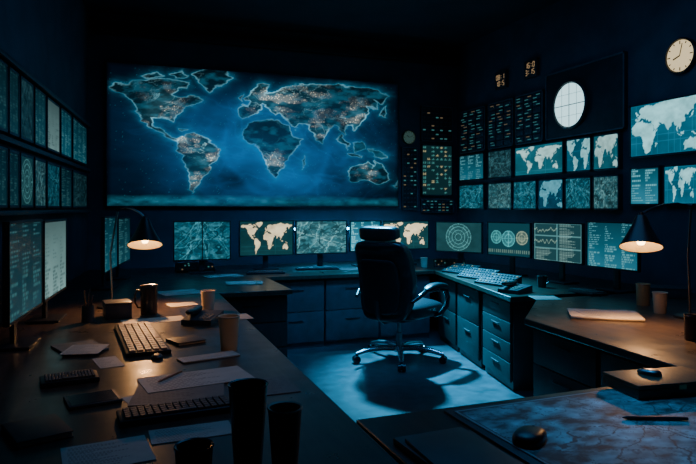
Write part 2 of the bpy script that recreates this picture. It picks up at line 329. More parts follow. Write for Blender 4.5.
def grid_mesh(name, w, h, pic, material, parent, y=0, z0=0, flat=False, zt=0, kw=None):
    ny, nx, _ = pic.shape
    gu, gv = np.meshgrid(np.linspace(-w/2, w/2, nx), np.linspace(0, h, ny)); n = nx*ny
    if flat: co = np.stack([gu, gv-h/2, np.full_like(gu, zt)], -1).reshape(-1, 3)
    else: co = np.stack([gu, np.full_like(gu, y), gv+z0], -1).reshape(-1, 3)
    i = np.arange(n).reshape(ny, nx); fc = np.stack([i[:-1, :-1], i[:-1, 1:], i[1:, 1:], i[1:, :-1]], -1).reshape(-1, 4)
    cols = pic.reshape(-1, 3)
    if flat:
        e = .0002; bx = np.array([[sx*w/2, sy*h/2, z] for z in (0, zt-e) for sx, sy in ((-1, -1), (1, -1), (1, 1), (-1, 1))])
        bf = np.array([[0, 3, 2, 1], [4, 5, 6, 7], [0, 1, 5, 4], [1, 2, 6, 5], [2, 3, 7, 6], [3, 0, 4, 7]])+n
        co = np.vstack([co, bx]); fc = np.vstack([fc, bf]); cols = np.vstack([cols, np.tile(cols.mean(0)*1.1, (8, 1))])
    me = bpy.data.meshes.new(name); nv = len(co); nf = len(fc)
    me.vertices.add(nv); me.vertices.foreach_set('co', co.astype(np.float32).ravel())
    me.loops.add(nf*4); me.loops.foreach_set('vertex_index', fc.astype(np.int32).ravel())
    me.polygons.add(nf); me.polygons.foreach_set('loop_start', np.arange(0, nf*4, 4, dtype=np.int32))
    me.update(calc_edges=True); me.validate()
    a = me.color_attributes.new('Col', 'FLOAT_COLOR', 'POINT')
    a.data.foreach_set('color', np.hstack([cols, np.ones((nv, 1))]).astype(np.float32).ravel())
    me.materials.append(material)
    o = bpy.data.objects.new(name, me); COL.objects.link(o); o.parent = parent
    return o
# ---------------------------------------------------------------- the setting
def structure(o): o['kind'] = 'structure'; return o
CZ = 3.6; FY = -1.6
lw0 = (left_x(FY), FY); lw1 = (left_x(BY), BY)
fp = [(lw0[0], FY), (RX, FY), (RX, BY), (lw1[0], BY)]
structure(MB().prism(fp, -.1, 0).obj('floor', 'floor'))
structure(MB().prism(fp, CZ, CZ+.1).obj('ceiling', 'ceil'))
structure(MB().box(((lw1[0]+RX)/2, BY+.05, CZ/2), (RX-lw1[0]+.4, .1, CZ)).obj('wall_back', 'wall'))
structure(MB().box((RX+.05, (FY+BY)/2, CZ/2), (.1, BY-FY, CZ)).obj('wall_right', 'wall'))
structure(MB().box(((lw0[0]+RX)/2, FY-.05, CZ/2), (RX-lw0[0]+.2, .1, CZ)).obj('wall_front', 'wall'))
structure(MB().prism([lw0, lw1, (lw1[0]-.1, BY), (lw0[0]-.1, FY)], 0, CZ).obj('wall_left', 'wall'))
structure(MB().box((RX-.01, (FY+.8)/2, .06), (.02, .8-FY, .12)).obj('baseboard_right', 'black'))
structure(MB().box(((lw1[0]+RX)/2+.03, 7.34, 3.40), (RX-lw1[0]-.08, .1, .1), .01).obj('trim_1', 'black'))
# ---------------------------------------------------------------- worktops and cabinets
TZ = .75; TT = .04
def worktop(poly, label):
    o = MB().prism(poly, TZ-TT, TZ).obj('worktop', 'desk_wood')
    bv = o.modifiers.new('edge', 'BEVEL'); bv.width = .005; bv.segments = 2
    return tag(o, label, 'worktop')
worktop([(left_x(.5)+.005, .5), (.69, .5), (.77, 4.995), (left_x(4.995)+.005, 4.995)], 'long dark wooden left worktop running along the left wall, with the warm-lit front edge')
worktop([(left_x(5)+.01, 5.0), (1.38, 5.0), (1.38, 6.0), (3.25, 6.0), (RX-.01, 6.0), (RX-.01, BY-.01), (left_x(BY-.01)+.01, BY-.01)], 'dark worktop under the row of monitors below the giant world map')
worktop([(2.82, 4.0), (RX-.01, 4.0), (RX-.01, 5.995), (3.25, 5.995)], 'right-hand console worktop below the wall grid of small screens')
worktop([(2.36, 3.2), (2.25, 1.905), (RX-.01, 1.905), (RX-.01, 3.85), (2.95, 3.85)], 'wooden desk top lit by the right desk lamp, holding the document folder')
worktop([(.722, .8), (RX-.01, .8), (RX-.01, 1.9), (.722, 1.86)], 'foreground desk top carrying the large printed map')
def cabinet(label, w, dpt, loc, rz, nd=3, m='cab_wood', hz=TZ-TT, hm='handle_metal'):
    r = thing('drawer_cabinet', label, 'cabinet', loc, rz)
    MB().box((0, .01, hz/2), (w, dpt-.02, hz), .004).obj('body', m, r)
    hh = (hz-.08)/nd
    for i in range(nd):
        z = .06+hh*(i+.5)
        d = MB().box((0, -dpt/2+.004, z), (w-.012, .018, hh-.008), .003).obj('drawer', m, r)
        MB().box((0, -dpt/2-.014, z+hh*.22), (min(.16, w*.3), .010, .008), .003).box((-min(.06, w*.12), -dpt/2-.009, z+hh*.22), (.008, .014, .006)).box((min(.06, w*.12), -dpt/2-.009, z+hh*.22), (.008, .014, .006)).obj('handle', hm, d)
    return r
xs = [1.40, 2.01, 2.62, 3.23]
for i in range(3):
    cabinet('blue-lit drawer cabinet under the back worktop, '+['nearest the peninsula, left of the chair', 'directly behind the office chair', 'right of the chair by the corner'][i], .60, .55, (xs[i]+.305, 6.33, 0), 0, 2, 'cab_blue', hm='cab_blue')
cabinet('dark drawer cabinet at the end of the left desk peninsula, left of the chair', .60, .9, (1.05, 5.50, 0), 0, 3, 'cab_wood', hm='cab_wood')
ed = Vector((3.25-2.82, 1.995)); ea = math.atan2(ed.y, ed.x)
for i, t in enumerate((.18, .52, .84)):
    p = Vector((2.82, 4.0))+ed*t; nrm = Vector((ed.y, -ed.x)).normalized(); c = p+nrm*.30
    cabinet(['near drawer cabinet under the right console, beside the lit floor patch', 'middle drawer cabinet under the right console facing the chair', 'far drawer cabinet under the right console next to the corner'][i], .60, .5, (c.x, c.y+.03, 0), ea-PI, [4, 2, 2][i], hm=['handle_metal', 'cab_wood', 'cab_wood'][i])
cabinet('end drawer cabinet facing the camera below the right console worktop', .62, .3, (3.86, 4.2, 0), 0, 4)
a2 = math.atan2(3.2-1.905, 2.36-2.25)
for i, t in enumerate((.27, .75)):
    p = Vector((2.25, 1.905)).lerp(Vector((2.36, 3.2)), t)+Vector((math.sin(a2), -math.cos(a2)))*.32
    cabinet(['near drawer pedestal below the lamp-lit right desk', 'far drawer pedestal below the lamp-lit right desk corner'][i], .60, .55, (p.x, p.y, 0), a2-PI, 3)
def side_panel(label, c, d):
    tag(MB().box(c, d, .003).obj('support_panel', 'black'), label, 'support panel')
side_panel('black support panel under the left worktop near the middle', (.60, 2.8, .355), (.03, 1.2, .71))
side_panel('black support panel under the far end of the left worktop', (.2, 4.9, .355), (.9, .03, .71))
side_panel('black support panel under the near end of the left worktop', (0, .6, .355), (1.1, .03, .71))
side_panel('black support panel under the left end of the foreground desk', (.80, 1.3, .355), (.03, .8, .71))
side_panel('black support panel under the right end of the foreground desk', (4.1, 1.3, .355), (.03, .8, .71))
side_panel('black support panel under the right desk against the wall', (4.2, 2.9, .355), (.03, 1.4, .71))
side_panel('black support panel under the left end of the back worktop', (-.1, 6.2, .355), (.03, 1.6, .71))
# ---------------------------------------------------------------- displays
def display(name, label, cat, L, R_, z0, z1, kind, seed=0, res=(70, 46), thick=.045, bez=.018, group=None, gain=1.0):
    L = Vector(L[:2]); R_ = Vector(R_[:2]); c = (L+R_)/2; v = R_-L; w = v.length; rz = math.atan2(v.y, v.x); h = z1-z0
    r = thing(name, label, cat, (c.x, c.y, z0), rz, group)
    f = MB().box((0, -thick/2+.003, h/2), (w, thick-.006, h), .003)
    f.box((0, -thick+.001, bez/2), (w, .01, bez), .002).box((0, -thick+.001, h-bez/2), (w, .01, bez), .002)
    f.box((-w/2+bez/2, -thick+.001, h/2), (bez, .01, h), .002).box((w/2-bez/2, -thick+.001, h/2), (bez, .01, h), .002)
    f.obj('frame', 'screen_frame', r)
    pic = picture(kind, res[0], res[1], seed, (w-2*bez)/(h-2*bez))*gain
    grid_mesh('screen', w-2*bez, h-2*bez, pic, SCR, r, y=-thick-.001, z0=bez)
    return r
MZ0 = CH+(HY-206)*6.9/F; MZ1 = CH+(HY-63)*6.9/F
display('video_wall', 'giant wall screen showing a glowing blue night map of the world', 'wall screen', (back_x(106), BY), (back_x(397), BY), MZ0-.01, MZ1+.01, 'main', 0, (640, 310), .06, .012)
def rw(pl, pr, o0, o1, kind, label, seed, res=(60, 44), gain=1.0, **k):
    return display('wall_monitor', label, 'monitor', (RX, right_y(pl)), (RX, right_y(pr)), CH+o0, CH+o1, kind, seed, res, group=None, gain=gain, **k)
rw(462, 487, .355, .70, 'data_blue', 'small wall screen of teal data, upper grid row, farthest left beside the corner', 1, gain=.75)
rw(491, 515, .355, .70, 'streets_dim', 'dim street map wall screen, second in the upper grid row', 2, gain=1.4)
rw(518, 567, .355, .70, 'world_pale', 'wide wall screen with a pale world map in the upper grid row', 4, (100, 50))
rw(569.5, 595, .355, .70, 'world_cyan', 'narrow wall screen with pale continents right of the wide world map', 5, gain=.65)
rw(596.5, 623, .355, .70, 'world_pale', 'last screen of the upper grid row, pale map of one continent', 6, gain=.8)
lab = ['teal street map wall screen at the left end of the lower grid row', 'pale regional map wall screen, second in the lower grid row', 'grey-green street map wall screen, third in the lower grid row', 'coastline map wall screen, fourth in the lower grid row', 'fine street map wall screen, fifth in the lower grid row', 'shadowy street map wall screen closing the lower grid row']
kn = ['streets_teal', 'streets_grey', 'streets_teal', 'world_blue', 'streets_teal', 'streets_grey']
for i, (a, b) in enumerate(((462, 487), (491, 515), (516.5, 540), (541.5, 567), (568.5, 595), (596.5, 623))):
    rw(a, b, -.02, .31, kn[i], lab[i], 11+i, gain=.75)
rw(633.5, 705, .44, .915, 'world_cyan', 'large right-hand wall screen with bright cyan continents near the round clock', 2, (130, 70), .92)
rw(633.5, 664, .02, .36, 'data_blue', 'small blue data wall screen below the large cyan map', 21, gain=1.3)
rw(667, 703, .02, .36, 'world_cyan', 'small wall screen of white continents at the right edge below the large cyan map', 20, gain=.9)
def lw(pl, pr, o0, o1, kind, label, seed, gain=1):
    return display('rack_monitor', label, 'monitor', left_pt(pl), left_pt(pr), CH+o0, CH+o1, kind, seed, (44, 66), gain=gain)
cols = [(-14, -1), (.5, 11), (12.5, 26), (27.5, 39), (40.5, 53.5), (55, 66), (67.5, 82)]
kA = ['data_dim', 'data_dim', 'streets_dim', 'data_dim', 'data_bright', 'data_blue', 'data_blue']; gA = [.5, .5, .7, .9, .5, .4, .32]
kB = ['data_dim', 'data_dim', 'radar', 'streets_grey', 'streets_teal', 'data_dim', 'streets_dim']; gB = [.5, .5, .5, .4, .35, .6, .6]
od = ['first', 'second', 'third', 'fourth', 'fifth', 'sixth', 'last']
look = {'data_dim': 'dim text', 'streets_dim': 'dark street map', 'data_bright': 'bright pale text', 'data_blue': 'blue text', 'radar': 'faint circular radar', 'streets_grey': 'grey map', 'streets_teal': 'teal map'}
for i, (a, b) in enumerate(cols):
    lw(a, b, .44, .84, kA[i], look[kA[i]]+' screen on the left wall, '+od[i]+' from the camera in the upper row', 30+i, gA[i])
    lw(a, b, 0.0, .35, kB[i], look[kB[i]]+' screen on the left wall, '+od[i]+' from the camera in the lower row', 50+i, gB[i])
pa = left_pt(-16); pb = left_pt(85); v = pb-pa; c = (pa+pb)/2; rz = math.atan2(v.y, v.x)
for zz, lb in ((CH+.87, 'upper black rail above the left wall screens'), (CH+.395, 'middle black rail between the two rows of left wall screens'), (CH-.03, 'lower black rail under the left wall screens')):
    r = thing('rack_rail', lb, 'rail', (c.x, c.y, zz), rz)
    MB().box((0, -.035, 0), (v.length, .07, .03), .004).obj('rail', 'charcoal', r)
def monitor(label, L, R_, z0, z1, kind, seed=0, res=(80, 52), gain=1.0):
    L = Vector(L[:2]); R_ = Vector(R_[:2]); c = (L+R_)/2; v = R_-L; w = v.length; rz = math.atan2(v.y, v.x); h = z1-z0; b = .014
    r = thing('desk_monitor', label, 'monitor', (c.x, c.y, TZ), rz); zb = z0-TZ
    f = MB().box((0, .012, zb+h/2), (w, .024, h), .004).box((0, .035, zb+h/2), (w*.6, .03, h*.6), .01)
    f.box((0, -.002, zb+b/2), (w, .008, b), .002).box((0, -.002, zb+h-b/2), (w, .008, b), .002).box((-w/2+b/2, -.002, zb+h/2), (b, .008, h), .002).box((w/2-b/2, -.002, zb+h/2), (b, .008, h), .002)
    f.obj('housing', 'black', r)
    grid_mesh('screen', w-2*b, h-2*b, picture(kind, res[0], res[1], seed, w/h)*gain, SCR, r, y=-.001, z0=zb+b)
    MB().box((0, .06, (zb+h*.5)/2), (.06, .022, zb+h*.5), .006).obj('neck', 'black', r)
    MB().box((0, .05, .008), (.26, .18, .016), .006).obj('base', 'black', r)
    return r
def bm_(pl, pr, z0, z1, kind, label, seed, gain=1, y=6.72):
    def X(p): q = ray(p); return (q[0]*y/q[1], y)
    return monitor(label, X(pl), X(pr), z0, z1, kind, seed, (100, 64), gain)
bm_(173, 231, .885, 1.30, 'streets_teal', 'desk monitor with teal street map, leftmost on the back worktop', 61, .85, 6.55)
bm_(239, 293.5, .90, 1.295, 'world_cream', 'desk monitor with cream world map left of the grey street map monitor', 64, 1.0)
bm_(295.5, 347, .905, 1.29, 'streets_grey', 'desk monitor with grey street map, directly left of the chair', 63, 1.4)
bm_(349.5, 381, .92, 1.285, 'data_blue', 'desk monitor partly hidden behind the chair headrest', 66, 2.2)
bm_(382.5, 429, .93, 1.28, 'world_cream', 'desk monitor with cream world map just right of the chair headrest', 68, 1.2)
def mm(pl, dl, pr, dr, z0, z1, kind, label, seed, gain=1):
    return monitor(label, atd(pl, dl), atd(pr, dr), z0, z1, kind, seed, (90, 60), gain)
mm(435.5, 7.05, 482.5, 6.7, .935, 1.28, 'radar', 'desk monitor with circular radar grid in the far right corner', 71, 1.0)
mm(487.5, 6.45, 531, 6.0, .94, 1.29, 'globes', 'desk monitor with three round dials on its screen', 72, 1.1)
mm(533.5, 5.9, 583, 5.35, .935, 1.30, 'chart', 'desk monitor with charts and columns of text on the right console', 73, 1.1)
mm(586.5, 5.3, 639, 4.80, .93, 1.32, 'data_blue', 'widest desk monitor with a text list at the near end of the right console', 74, .95)
mm(8, 2.75, 42, 3.40, .90, 1.37, 'data_dim', 'dim large desk monitor nearest the camera on the left worktop', 81, 1.0)
mm(43.5, 3.46, 66, 4.1, .90, 1.36, 'data_bright', 'bright pale desk monitor, second along the left worktop', 82, .8)
mm(104, 4.95, 117, 5.55, .90, 1.36, 'data_blue', 'narrow-looking desk monitor left of the left desk lamp arm', 83, .4)
mm(118, 5.65, 130, 6.3, .90, 1.34, 'data_dim', 'desk monitor behind the left desk lamp, last of the left row', 84, 1.2)
# ---------------------------------------------------------------- wall instruments
def clock(label, wall, px, off, rad, face, hands, rim='black', cross=False, name='wall_clock', hm='tick'):
    if wall == 'R': loc = (RX, right_y(px), CH+off); rz = -PI/2
    else: loc = (back_x(px), BY, CH+off); rz = 0
    r = thing(name, label, 'dial' if cross else 'clock', loc, rz); rot = Matrix.Rotation(PI/2, 4, 'X')
    def lt(prof, nme, m):
        b = MB().lathe(prof, 40)
        for v in b.bm.verts: v.co = rot @ v.co
        return b.obj(nme, m, r)
    lt([(0, 0), (rad*1.08, 0), (rad*1.08, .035), (rad*1.0, .045), (rad*.97, .03), (0, .03)], 'rim', rim)
    lt([(0, .031), (rad*.95, .031), (rad*.95, .033), (0, .033)], 'face', face)
    if cross:
        for q in (-.5, 0, .5):
            ll = 2*rad*.94*math.sqrt(1-q*q); t_ = .008 if q == 0 else .003
            MB().box((0, -.0345, q*rad*.94), (ll, .002, t_)).obj('grid_line', 'dial_line', r)
            MB().box((q*rad*.94, -.0345, 0), (t_, .002, ll)).obj('grid_line', 'dial_line', r)
        return r
    for i in range(12):
        a = i*PI/6; ln = .2 if i % 3 == 0 else .12
        t = MB().box((0, -.035, rad*(.90-ln/2)), (rad*.06, .003, rad*ln)); R3 = Matrix.Rotation(a, 4, 'Y')
        for v in t.bm.verts: v.co = R3 @ v.co
        t.obj('hour_mark', hm, r)
    for nme, a, ln, wd in (('hour_hand', hands[0], .5, .08), ('minute_hand', hands[1], .75, .05)):
        t = MB().box((0, -.038, rad*ln/2), (rad*wd, .003, rad*ln)); R3 = Matrix.Rotation(a, 4, 'Y')
        for v in t.bm.verts: v.co = R3 @ v.co
        t.obj(nme, hm, r)
    return r
def bank(label, pl, pr, o0, o1, nx, ny, name='indicator_panel', on=.75):
    y0, y1 = right_y(pl), right_y(pr); w = y0-y1; h = o1-o0; T = .04
    r = thing(name, label, 'control panel', (RX, (y0+y1)/2, CH+o0), -PI/2)
    MB().box((0, -T/2, h/2), (w, T, h), .002).obj('panel', 'dark_panel', r); b = MB()
    for q in (-1, 1): b.box((q*(w/2-.007), -T-.004, h/2), (.014, .008, h)); b.box((0, -T-.004, h/2+q*(h/2-.007)), (w, .008, .014))
    b.obj('frame', 'panel_edge', r)
    if nx:
        cw = (w-.04)/nx; ch_ = (h-.04)/ny; md = None; ld = {}
        for i in range(nx):
            for j in range(ny):
                lo = (-w/2+.02+cw*(i+.5), -T-.006, .02+ch_*(j+.5))
                if md is None: md = MB().box((0, 0, 0), (cw*.86, .012, ch_*.82), .002).obj('module', 'module', r, lo)
                else: dupmesh(md, lo)
                for k in range(2):
                    if random.random() < on:
                        mk = random.choice(['amber_dim']+['teal_dim']*4)
                        l2 = (lo[0]+random.choice([-.18, 0, .18])*cw, -T-.0135, lo[2]+(.22 if k else -.2)*ch_)
                        if mk not in ld: ld[mk] = MB().box((0, 0, 0), (cw*.42, .004, ch_*.10)).obj('indicator_light', mk, r, l2)
                        else: dupmesh(ld[mk], l2)
    return r
bank('black indicator panel above the grid, leftmost near the room corner', 463, 488, .72, 1.28, 3, 7)
bank('black indicator panel above the grid, second from the corner', 491, 516, .72, 1.28, 3, 7)
bank('black indicator panel above the grid, left of the large dial board', 518.5, 546, .72, 1.28, 3, 7)
bank('large blank dark panel carrying the big round white dial', 549, 628, .72, 1.42, 0, 0, 'dial_panel')
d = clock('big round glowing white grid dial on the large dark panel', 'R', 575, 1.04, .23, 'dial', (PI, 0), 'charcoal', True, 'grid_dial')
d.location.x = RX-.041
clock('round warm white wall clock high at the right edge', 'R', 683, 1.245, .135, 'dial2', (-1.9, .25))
clock('small round gauge clock with a brass rim beside the giant screen', 'B', 408, .93, .085, 'gauge', (-.9, 1.2), 'brass')
SEG = {'0': 'abcdef', '1': 'bc', '2': 'abged', '3': 'abgcd', '4': 'fgbc', '5': 'afgcd', '6': 'afgedc', '7': 'abc', '8': 'abcdefg', '9': 'abcdfg'}
def digit_mesh(ch, w, h):
    t = w*.2; b = MB(); P = {'a': (0, h/2, 1), 'g': (0, 0, 1), 'd': (0, -h/2, 1), 'f': (-w/2, h/4, 0), 'b': (w/2, h/4, 0), 'e': (-w/2, -h/4, 0), 'c': (w/2, -h/4, 0)}
    for s in SEG[ch]:
        x, z, hz = P[s]; b.box((x, 0, z), (w*.8, .003, t) if hz else (t, .003, h*.4))
    return b
def digital(label, wall, px, off, rows, size=.075, em='amber'):
    if wall == 'R': loc = (RX, right_y(px), CH+off); rz = -PI/2
    else: loc = (back_x(px), BY, CH+off); rz = 0
    r = thing('digital_readout', label, 'digital display', loc, rz); n = max(len(q) for q in rows); w = n*size*.8+.05; h = len(rows)*size*1.45+.04
    MB().box((0, -.02, 0), (w, .04, h), .004).obj('housing', 'charcoal', r)
    for j, row in enumerate(rows):
        for i, chh in enumerate(row):
            lo = ((i-(len(row)-1)/2)*size*.78, -.042, ((len(rows)-1)/2-j)*size*1.4)
            if chh == ':': MB().box((0, 0, size*.25), (size*.12, .003, size*.12)).box((0, 0, -size*.25), (size*.12, .003, size*.12)).obj('colon', em, r, lo)
            else: digit_mesh(chh, size*.5, size).obj('digit', em, r, lo)
digital('amber digital readout high on the right wall, the one nearer the corner', 'R', 503, 1.53, ['08:1', '10:5'], .055)
digital('amber digital readout high on the right wall, right of the other amber readout', 'R', 533, 1.55, ['16:0', '3:15'], .055)
display('status_board', 'upright status board of teal and amber characters on the back wall by the corner', 'status board', (back_x(420), BY), (back_x(451), BY), CH+.16, CH+.85, 'digits', 91, (42, 78), gain=.75)
def switch_panel(label, pl, pr, o0, o1, nx, ny, p_on=.3):
    x0, x1 = back_x(pl), back_x(pr); w = x1-x0; h = o1-o0; r = thing('switch_panel', label, 'control panel', ((x0+x1)/2, BY, CH+o0), 0)
    MB().box((0, -.02, h/2), (w, .04, h), .003).obj('panel', 'dark_panel', r); ld = {}
    b = MB()
    for q in (-1, 1): b.box((q*(w/2-.005), -.044, h/2), (.010, .008, h)); b.box((0, -.044, h/2+q*(h/2-.005)), (w, .008, .010))
    b.obj('frame', 'panel_edge', r)
    for i in range(nx):
        for j in range(ny):
            mk = random.choice(['amber_dim', 'teal_dim', 'teal_dim', 'teal_dim']) if random.random() < p_on else 'module'
            lo = (-w/2+.01+(w-.02)*(i+.5)/nx, -.044, .01+(h-.02)*(j+.5)/ny)
            if mk not in ld: ld[mk] = MB().box((0, 0, 0), (w/nx*.55, .008, h/ny*.26), .001).obj('switch', mk, r, lo)
            else: dupmesh(ld[mk], lo)
switch_panel('narrow switch panel between the giant screen and the upright status board', 401, 416, -.02, .80, 4, 14, .3)
switch_panel('dark switch panel above the upright status board', 420, 451, .89, 1.36, 7, 8, .22)
switch_panel('low switch strip under the upright status board', 420, 452, -.06, .12, 8, 4, .35)
r = thing('added_glow_bar', 'added cyan glow bar on the wall behind the middle monitors, under the giant screen', 'added light', (2.78, BY, 1.17), 0)  # added emitter standing in for the glow below the giant screen
MB().box((0, -.012, 0), (1.5, .024, .05), .003).obj('housing', 'black', r); MB().box((0, -.03, 0), (1.46, .012, .03), .003).obj('glow_strip', 'added_cyan_glow', r)
# ---------------------------------------------------------------- desk lamps
def desk_lamp(label, base, head, elbow, z_el, z_head, sr, power, tilt=.5):
    base = Vector(base[:2]); head = Vector(head[:2]); r = thing('desk_lamp', label, 'lamp', (base.x, base.y, TZ), 0)
    MB().lathe([(0, 0), (.095, 0), (.095, .012), (.07, .022), (.02, .03), (0, .03)], 36).obj('base', 'black', r)
    h = Vector((head.x-base.x, head.y-base.y, z_head-TZ)); el = Vector((elbow[0]-base.x, elbow[1]-base.y, z_el-TZ))
    mid = Vector((el.x*.25-.02, el.y*.25, (z_el-TZ)*.55))
    MB().tube([(0, 0, .02), mid, el], .007).obj('lower_arm', 'steel', r)
    MB().cyl(el+Vector((0, -.018, 0)), el+Vector((0, .018, 0)), .016).obj('elbow_joint', 'black', r)
    tocam = Vector((-head.x, -head.y, 0)).normalized(); ax = Vector((0, 0, 1)).cross(-tocam)
    Rm = Matrix.Rotation(tilt, 3, ax)
    top = h+Rm@Vector((0, 0, .20)); m2 = el.lerp(top, .55)+Vector((0, 0, .035))
    MB().tube([el, el.lerp(m2, .5)+Vector((0, 0, .012)), m2, m2.lerp(top, .6)+Vector((0, 0, .008)), top], .007).obj('upper_arm', 'steel', r)
    so = MB().lathe([(.022, .19), (.03, .185), (.040, .16), (.050, .13), (sr*.70, .065), (sr, 0), (sr-.003, 0), (sr*.68, .062), (.046, .126), (.03, .15), (0, .152)], 40).obj('lamp_shade', 'shade', r, h)
    so.rotation_euler = Rm.to_euler()
    MB().lathe([(sr-.005, .002), (sr*.67, .061), (.044, .125), (.03, .148), (0, .149)], 40).obj('shade_lining', 'shade_in', so)
    MB().lathe([(0, .012), (.018, .018), (.026, .040), (.022, .066), (.013, .09), (0, .095)], 20).obj('bulb', 'bulb', so)
    MB().cyl((0, 0, .185), (0, 0, .21), .014).obj('switch_knob', 'black', so)
    l = bpy.data.lights.new('lamp_light', 'SPOT'); l.energy = power; l.color = (1, .47, .17); l.spot_size = math.radians(140); l.spot_blend = .8; l.shadow_soft_size = .02
    lo = bpy.data.objects.new('lamp_light', l); COL.objects.link(lo); lo.parent = so; lo.location = (0, 0, -.004)
    return r
hL = atd(145, 4.25); bL = atd(112, 4.25); eL = atd(118, 4.3)
desk_lamp('black desk lamp with a lit shade on the left worktop', bL, hL, eL, 1.42, 1.175, .118, 30, .34)
hR = atd(641, 3.55); bR = atd(690, 3.85); eR = atd(691, 3.75)
desk_lamp('black desk lamp with a lit shade on the right desk', bR, hR, eR, 1.44, 1.205, .118, 32, .34)
# ---------------------------------------------------------------- office chair
def office_chair(loc, rz):
    r = thing('office_chair', 'black leather high-back office chair with headrest on a five-star wheeled base', 'chair', loc, rz)
    def sd(w):
        w.z += .012*math.cos(w.x*9)*(1 if w.z > 0 else 0)-.03*max(0, (w.y-.15)/.12)**2*.5; return w
    MB().pad((0, .10, .48), (.58, .64, .15), 5, 10, sd).obj('seat', 'leather', r)
    MB().box((0, .04, .395), (.30, .34, .03), .01).obj('seat_plate', 'black', r)
    tilt = Matrix.Rotation(math.radians(8), 4, 'X')
    def bd(w):
        k = w.z/.35; w.x *= (1-.05*max(0, k)**2-.20*max(0, -k)**2); w.y += .05*(w.x/.27)**2+.03*math.cos(k*2.2)
        g = .010*math.exp(-((abs((w.z*5.2) % 1-.5))/.08)**2); w.y += -g*(1 if w.y > 0 else -1); return w
    MB().pad((0, -.28, .77), (.60, .12, .73), 6.5, 22, bd, tilt).obj('backrest', 'leather', r)
    back = MB(); back.pad((0, -.347, .72), (.42, .04, .50), 6, 8, bd, tilt); back.obj('back_shell', 'leather', r)
    b = MB()
    for s in (-1, 1): b.tube([(s*.08, -.325, 1.08), (s*.08, -.34, 1.14), (s*.075, -.345, 1.19)], .009)
    b.obj('headrest_post', 'steel', r)
    MB().pad((0, -.335, 1.20), (.41, .12, .125), 5, 10, lambda w: Vector((w.x, w.y+.6*w.x*w.x, w.z)), tilt).obj('headrest', 'leather', r)
    for s in (-1, 1):
        ar = MB().tube([(s*.26, .20, .42), (s*.33, .21, .45), (s*.365, .25, .52), (s*.365, .27, .60), (s*.36, .22, .675), (s*.355, .09, .69), (s*.35, -.08, .685), (s*.34, -.18, .64), (s*.31, -.25, .60)], [.018, .023, .026, .026, .026, .024, .022, .020, .018], 12).obj('armrest', 'black_gloss', r)
        MB().pad((s*.357, .08, .72), (.095, .36, .056), 3.4, 8, lambda w: Vector((w.x, w.y, w.z-.9*w.y*w.y))).obj('arm_pad', 'leather', ar)
    MB().tube([(0, -.10, .39), (0, -.24, .39), (0, -.33, .46), (0, -.36, .60)], .022).obj('back_bracket', 'black', r)
    MB().lathe([(0, .10), (.030, .10), (.030, .26), (.020, .262), (.020, .385), (.05, .39), (0, .39)], 24).obj('gas_column', 'steel', r)
    MB().lathe([(0, .085), (.05, .085), (.055, .10), (.05, .135), (.034, .145), (0, .145)], 24).obj('hub', 'alu', r)
    for i in range(5):
        a = i*2*PI/5+.35; dx, dy = math.cos(a), math.sin(a); q = .42
        lg = MB().tube([(dx*.035, dy*.035, .118), (dx*.16, dy*.16, .128), (dx*.31, dy*.31, .112), (dx*q, dy*q, .084)], [.030, .027, .024, .018], 12).obj('leg', 'alu', r)
        c = Vector((dx*q, dy*q, 0)); n = Vector((-dy, dx, 0))
        w = MB().cyl(c+Vector((0, 0, .055)), c+Vector((0, 0, .085)), .009)
        for s in (-1, 1): w.cyl(c+n*s*.006+Vector((0, 0, .036)), c+n*s*.034+Vector((0, 0, .036)), .036, .033, 20)
        w.cyl(c-n*.008+Vector((0, 0, .045)), c+n*.008+Vector((0, 0, .045)), .028, .028, 16)
        w.obj('caster', 'black_gloss', lg)
    return r
cp = onz(399, 360, 0)
office_chair((cp.x, cp.y, 0), -math.radians(60))
# ---------------------------------------------------------------- small things
def frame_from(a, b):
    v = (b-a); return (a+b)/2, v.to_2d().length, math.atan2(v.y, v.x)
def sheet(name, label, cat, pa, pb, width, kind='doc', seed=0, th=.002, z=TZ, res=(70, 50)):
    c, L, rz = frame_from(onz(*pa, z), onz(*pb, z)); o = grid_mesh(name, L, width, picture(kind, res[0], res[1], seed, L/width), PRT, None, flat=True, zt=th)
    o.location = (c.x, c.y, z); o.rotation_euler = (0, 0, rz); return tag(o, label, cat)
def keyboard(label, pa, pb, width, km='key', z=TZ, rows=5, n=15, body='black'):
    c, L, rz = frame_from(onz(*pa, z), onz(*pb, z)); r = thing('keyboard', label, 'keyboard', (c.x, c.y, z), rz)
    MB().box((0, 0, .010), (L, width, .020), .005).obj('case', body, r); kw = (L-.03)/n; kh = (width-.025)/rows; k0 = None
    for j in range(rows):
        for i in range(n):
            if j == 0 and 4 < i < 10: continue
            lo = (-L/2+.015+kw*(i+.5), -width/2+.012+kh*(j+.5), .0235)
            if k0 is None: k0 = MB().box((0, 0, 0), (kw*.82, kh*.80, .009), .0015, seg=1).obj('key', km, r, lo)
            else: dupmesh(k0, lo)
    MB().box((-L/2+.015+kw*7.5, -width/2+.012+kh*.5, .0235), (kw*4.8, kh*.8, .009), .0015).obj('space_bar', km, r)
    return r
def mouse_shell(r, ln, wd, m):
    MB().pad((0, 0, ln*.06), (wd, ln, ln*.34), 2.5, 12, lambda w: Vector((w.x*(1-.12*w.y/ln), w.y, max(w.z*(1-.45*w.y/ln), -ln*.06)))).obj('shell', m, r)
    MB().cyl((-.003, ln*.27, ln*.168), (.003, ln*.27, ln*.168), .006, .006, 14).obj('scroll_wheel', 'black', r)
def mouse(label, p, ln, rz, m='mouse_black', z=TZ, wd=None):
    c = onz(*p, z); r = thing('computer_mouse', label, 'mouse', (c.x, c.y, z), rz); mouse_shell(r, ln, wd or ln*.6, m); return r
